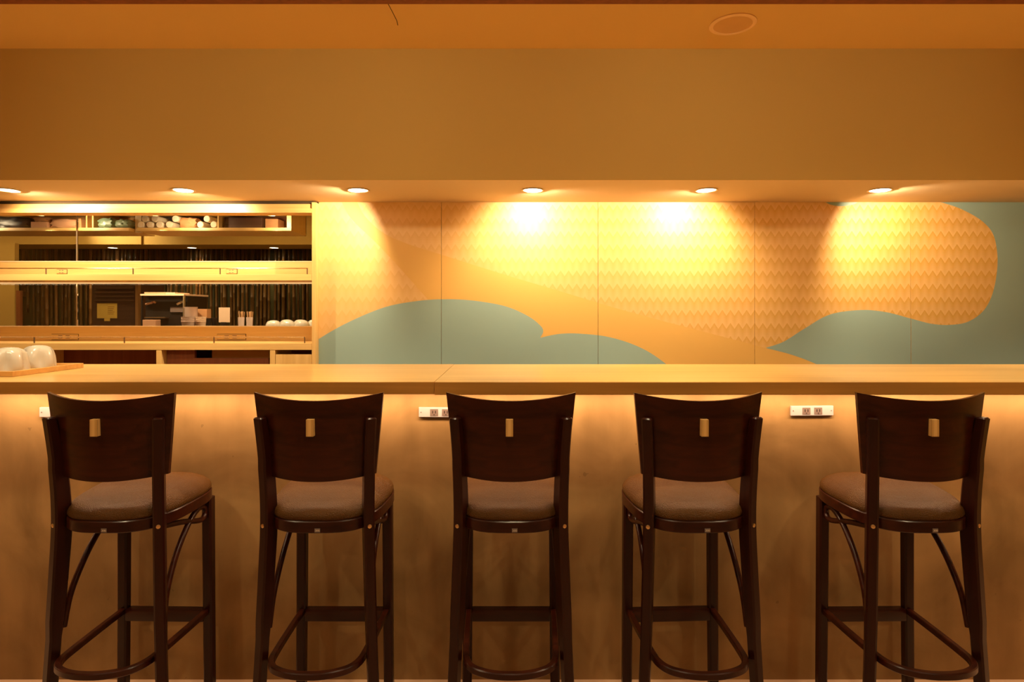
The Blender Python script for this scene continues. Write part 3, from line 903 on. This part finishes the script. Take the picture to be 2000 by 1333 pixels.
ys = YH0 + 0.012
def lump(name, p0, p1, q0, q1, mat, label, cat, seed, group=None, yd=0.10, base=zt_):
    """soft bag or packet filling a box of picture columns p0-p1, rows q0-q1, on the board"""
    x0, x1 = PX(p0, ys), PX(p1, ys)
    z1 = base + (q1 - q0) / F * ys
    bm = bmesh.new()
    bmesh.ops.create_icosphere(bm, subdivisions=3, radius=1.0)
    rnd = random.Random(seed)
    ph = [rnd.uniform(0, 6.28) for _ in range(6)]
    for v in bm.verts:
        c_ = v.co.copy()
        m_ = max(abs(c_.x), abs(c_.y), abs(c_.z))
        q = c_ / m_ * 0.72 + c_ * 0.28
        k = 1 + 0.06 * math.sin(7 * q.x + ph[0]) * math.sin(6 * q.z + ph[1]) + 0.05 * math.sin(11 * q.x + 8 * q.z + ph[2]) + 0.03 * math.sin(17 * q.y + ph[3] + 13 * q.x)
        q *= k * 0.93
        v.co = Vector(((x0 + x1) / 2 + q.x * (x1 - x0) / 2, ys + yd / 2 + q.y * yd / 2, base + max(0.0, (q.z + 0.92) / 1.9) * (z1 - base)))
    return tag(mesh_obj(name, bm, mat, None, True, origin=((x0 + x1) / 2, ys + yd / 2, base)), label, cat, group)

zbb = zt_ + 0.0005
lump('bag', -30, 56, 421, 445, M['black'], 'black bag lying at the left end of the hanging shelf', 'bag', 1, base=zbb)
box_o = box('packet', PX(60, ys), PX(91, ys), ys, ys + 0.12, zbb, zbb + 12 / F * ys, M['pink_pack'], None, 0.004)
tag(box_o, 'flat pinkish packet on the hanging shelf beside the black bag', 'packet')
lump('packet', 62, 90, 421, 432, M['brown_pack'], 'crumpled orange packet lying on top of the flat pinkish packet', 'packet', 4, yd=0.09, base=zbb + 12 / F * ys + 0.0005)
lump('packet', 92, 151, 425, 444, M['pink_pack'], 'wide crumpled kraft packet on the hanging shelf, left of the glass joint', 'packet', 5, base=zbb)
box_o = box('carton', PX(153, ys), PX(158.5, ys), ys, ys + 0.1, zbb, zbb + 18 / F * ys, M['brown_pack'], None, 0.002)
tag(box_o, 'narrow upright carton on the hanging shelf beside the dividers', 'carton')
lump('bag', 187, 220, 424, 445, M['green_bag'], 'crinkled green plastic bag on the hanging shelf, left of its pair', 'bag', 8, base=zbb)
lump('bag', 221, 251, 427, 445, M['green_bag'], 'crinkled green plastic bag on the hanging shelf beside the pale hanger', 'bag', 9, base=zbb)
# rolled towels, ends facing the glass
RT = 6.6 / F * ys
rows_ = [(275, 437), (292, 437), (311, 437), (330, 437), (391, 437), (417, 437), (283, 425), (302, 425), (342, 426), (404, 426)]
for k, (p, q) in enumerate(rows_):
    x = PX(p, ys)
    z = zbb + RT if q > 430 else zbb + RT * 2.72
    bm = bmesh.new()
    bm_tube(bm, [(x, ys, z), (x, ys + 0.004, z), (x, ys + 0.14, z)], [RT * 0.86, RT, RT], 20)
    place = ['leftmost in the bottom row', 'second in the bottom row', 'third in the bottom row', 'fourth in the bottom row', 'fifth in the bottom row', 'rightmost in the bottom row',
             'leftmost in the top row', 'second in the top row', 'third in the top row', 'rightmost in the top row'][k]
    tag(mesh_obj('towel_roll', bm, M['roll'], None, True, origin=(x, ys + 0.07, z - RT)), 'white rolled towel on the hanging shelf, ' + place, 'towel', 'rolled towels on the hanging shelf')
lump('bag', 346, 383, 423, 445, M['brown_pack'], 'crumpled brown bag between the rolled towels', 'bag', 12, base=zbb)
box_o = box('carton', PX(434, ys), PX(508, ys), ys + 0.03, ys + 0.16, zbb, zbb + 22 / F * ys, M['dark_wood'], None, 0.003)
tag(box_o, 'dark carton in the right part of the hanging shelf', 'carton')
box_o = box('carton', PX(512, ys), PX(537, ys), ys + 0.05, ys + 0.16, zbb, zbb + 20 / F * ys, M['brown_pack'], None, 0.003)
tag(box_o, 'brown carton at the right end of the hanging shelf', 'carton')

# tall dark cabinet with notice
YC = 5.2
dcab = empty('tall_cabinet', (PX(225, YC), YC + 0.2, 0), 'tall dark louvred cabinet in front of the bamboo, carrying a yellow notice', 'cabinet')
xa, xb = PX(180, YC), PX(269, YC)
ztop = PZ(545, YC)
box('body', xa, xb, YC, YC + 0.4, 0.0, ztop, M['dark_wood'], dcab, 0.004)
for q in (562, 570, 578, 586):
    box('louvre', xa + 0.03, xb - 0.03, YC - 0.012, YC - 0.0005, PZ(q + 3.0, YC), PZ(q, YC), M['dark_wood'], dcab, 0.002)
box('corner_post', PX(267, YC), PX(272, YC), YC - 0.02, YC + 0.02, 0.0, ztop, M['bamboo_pale'], dcab)
nt_ = box('notice', PX(190, YC), PX(229, YC), YC - 0.003, YC - 0.0008, PZ(622, YC), PZ(593, YC), M['yellow_paper'], None)
tag(nt_, 'yellow paper notice with lines of writing on the tall dark cabinet', 'notice')
zn = PZ(622, YC)
for k, q in enumerate((599, 602.5, 606, 609.5, 613)):
    ln = box('text_line', PX(211, YC), PX(224 - (k % 3) * 1.5, YC), YC - 0.0036, YC - 0.003, PZ(q + 0.9, YC), PZ(q, YC), M['ink'], nt_)
tb = box('notice_tab', PX(204, YC), PX(215, YC), YC - 0.003, YC - 0.0008, PZ(627.5, YC), PZ(622.2, YC), M['yellow_paper'], nt_)

# coffee machine on the worktop
YK = 4.15
km = empty('drinks_machine', (PX(318, YK), YK + 0.15, ZL), 'black countertop drinks machine with pale top behind the glass', 'machine')
xa, xb = PX(275, YK), PX(359, YK)
zk = PZ(578, YK)
box('body', xa + 0.002, xb - 0.002, YK + 0.05, YK + 0.32, ZL, zk - 0.001, M['black'], km, 0.004)
box('side_frame', xb - 0.007, xb, YK, YK + 0.02, ZL, zk, M['steel'], km, 0.002)
box('side_frame', xa, xa + 0.007, YK, YK + 0.02, ZL, zk, M['black'], km, 0.002)
box('top_plate', xa - 0.002, xb + 0.004, YK - 0.005, YK + 0.33, zk, PZ(574.5, YK), M['paper'], km, 0.002)
tp = box('top_tray', PX(280, YK), PX(321, YK), YK + 0.01, YK + 0.2, PZ(574.5, YK) + 0.0005, PZ(571, YK), M['pink_pack'], km, 0.002)
box('top_tray', PX(321.5, YK), PX(340, YK), YK + 0.01, YK + 0.2, PZ(574.5, YK) + 0.0005, PZ(571.5, YK), M['paper'], km, 0.002)
for p in ((278, 293, 591, 595.5), (340, 349, 590.5, 595.5)):
    bm = bmesh.new()
    bm_tube(bm, [(PX(p[0], YK), YK + 0.04, PZ(p[3], YK) + 0.004), (PX(p[1], YK), YK + 0.03, PZ(p[2], YK))], 0.008, 10)
    bmesh.ops.create_icosphere(bm, subdivisions=2, radius=0.010, matrix=Matrix.Translation((PX(p[1] + 4, YK), YK + 0.03, PZ(p[2] - 0.5, YK))))
    mesh_obj('handle', bm, M['pink_pack'] if p[0] < 300 else M['roll'], km, True)
box('display', PX(326, YK), PX(352, YK), YK + 0.04, YK + 0.05, PZ(610, YK), PZ(600, YK), M['socket'], km)
box('drip_grate', PX(282, YK), PX(322, YK), YK + 0.0, YK + 0.05, PZ(622, YK), PZ(619.5, YK), M['steel_dark'], km)
o = box('small_box', PX(282, 4.06), PX(307, 4.06), 4.04, 4.10, ZL, PZ(625, 4.06), M['pink_pack'], None, 0.002)
tag(o, 'small pinkish paper box in front of the drinks machine', 'box')

# stacked cups, sticks, card, bowls
def cup_stack(name, p0, p1, q, mat, label, n=1, Yc=4.1, flare=0.12, cat='cup', group=None):
    x = PX((p0 + p1) / 2, Yc); r = (p1 - p0) / 2 / F * Yc
    h = PZ(q, Yc) - ZL
    prof = [(0, 0.0), (r * (1 - flare), 0.0)]
    if n > 1:
        for k in range(1, n):
            zk_ = h * (0.5 + 0.5 * k / n)
            prof += [(r * (0.96), zk_ - 0.004), (r, zk_ - 0.002), (r, zk_), (r * 0.95, zk_ + 0.001)]
    prof += [(r * 0.98, h - 0.004), (r, h - 0.002), (r, h), (r * 0.93, h), (r * 0.9, h - 0.03), (0, h - 0.031)]
    o = lathe(name, prof, (x, Yc, ZL), mat, None, 28)
    return tag(o, label, cat, group)

cup_stack('cup_stack', 361, 385, 600, M['cup'], 'tall stack of greyish paper cups beside the drinks machine', 1, 4.14, 0.06, 'cups')
cup_stack('cup_stack', 355, 379, 619, M['cup'], 'low stack of pale cups in front of the tall cup stack', 4, 4.045, 0.25, 'cups')
cup_stack('cup_stack', 383, 402, 619, M['paper'], 'low stack of cream cups right of the other cup stacks', 4, 4.12, 0.2, 'cups')
o = box('sugar_box', PX(385, 4.2), PX(404, 4.2), 4.20, 4.26, ZL, PZ(604, 4.2), M['brown_pack'], None, 0.003)
tag(o, 'orange paper box behind the cream cups', 'box')
cup_stack('jar', 402, 412, 622, M['black'], 'small black jar behind the glass, left of its pair', 1, 4.15, 0.1, 'jar')
cup_stack('jar', 413, 424, 621, M['black'], 'small black jar behind the glass, next to the menu card', 1, 4.17, 0.1, 'jar')
mc = empty('menu_card', (PX(438, 4.12), 4.12, ZL), 'blank pinkish menu card on a small stand behind the glass', 'card')
box('card', PX(427.5, 4.12), PX(449, 4.12), 4.118, 4.121, PZ(630, 4.12), PZ(601, 4.12), M['paper'], mc)
box('stand', PX(434, 4.12), PX(442, 4.12), 4.10, 4.14, ZL, PZ(629.5, 4.12), M['black'], mc, 0.002)
for k, (p0, p1) in enumerate(((464, 478.5), (480, 495))):
    lab = 'glass of wooden sticks behind the glass, left of the pair' if k == 0 else 'glass of pale wooden sticks behind the glass, right of the pair'
    Yc = 4.12
    x = PX((p0 + p1) / 2, Yc); r = (p1 - p0) / 2 / F * Yc
    e = empty('stick_holder', (x, Yc, ZL), lab, 'holder', 'stick holders')
    h = PZ(620, Yc) - ZL
    bm = bmesh.new(); bm_lathe(bm, [(0, 0), (r * 0.72, 0), (r * 0.82, h), (r * 0.74, h), (r * 0.66, 0.004), (0, 0.004)], (x, Yc, ZL), 20); mesh_obj('cup', bm, M['cup'], e, True)
    for j in range(11):
        a = j * 2.4; q = r * 0.55 * math.sqrt((j + 0.5) / 11)
        bm = bmesh.new()
        bm_tube(bm, [(x + q * math.cos(a) * 0.7, Yc + q * math.sin(a) * 0.7, ZL + 0.006), (x + q * math.cos(a) * 1.7, Yc + q * math.sin(a) * 1.4, PZ(608 + random.uniform(0, 2.5), Yc))], 0.0024, 6)
        mesh_obj('stick', bm, M['stick'], e)
sbowl = [(0.050, 0.0), (0.052, 0.004), (0.0525, 0.016), (0.050, 0.032), (0.043, 0.047), (0.032, 0.056), (0.018, 0.060), (0, 0.061)]
names = ['front left', 'front middle', 'front right', 'rear left', 'rear middle', 'rear right']
kk = 0
for row in range(2):
    for j in range(3):
        Yc = 4.10 + row * 0.125
        x = PX(534 + 28.0 * j, 4.10) + row * 0.045
        zt2 = PZ(626 if row == 0 else 624.5, Yc)
        hsc = (zt2 - ZL) / 0.061
        bm = bmesh.new(); bm_lathe(bm, [(r, z * hsc) for r, z in sbowl], (0, 0, 0), 40, lambda a, z: 1.0 - 0.05 * (abs(math.cos(2.5 * a)) ** 5))
        for v in bm.verts: v.co += Vector((x, Yc, ZL))
        tag(mesh_obj('bowl', bm, M['ceramic'], None, True, origin=(x, Yc, ZL)), 'white upturned bowl behind the glass, %s of the six by the post' % names[kk], 'bowl', 'upturned bowls behind the glass')
        kk += 1
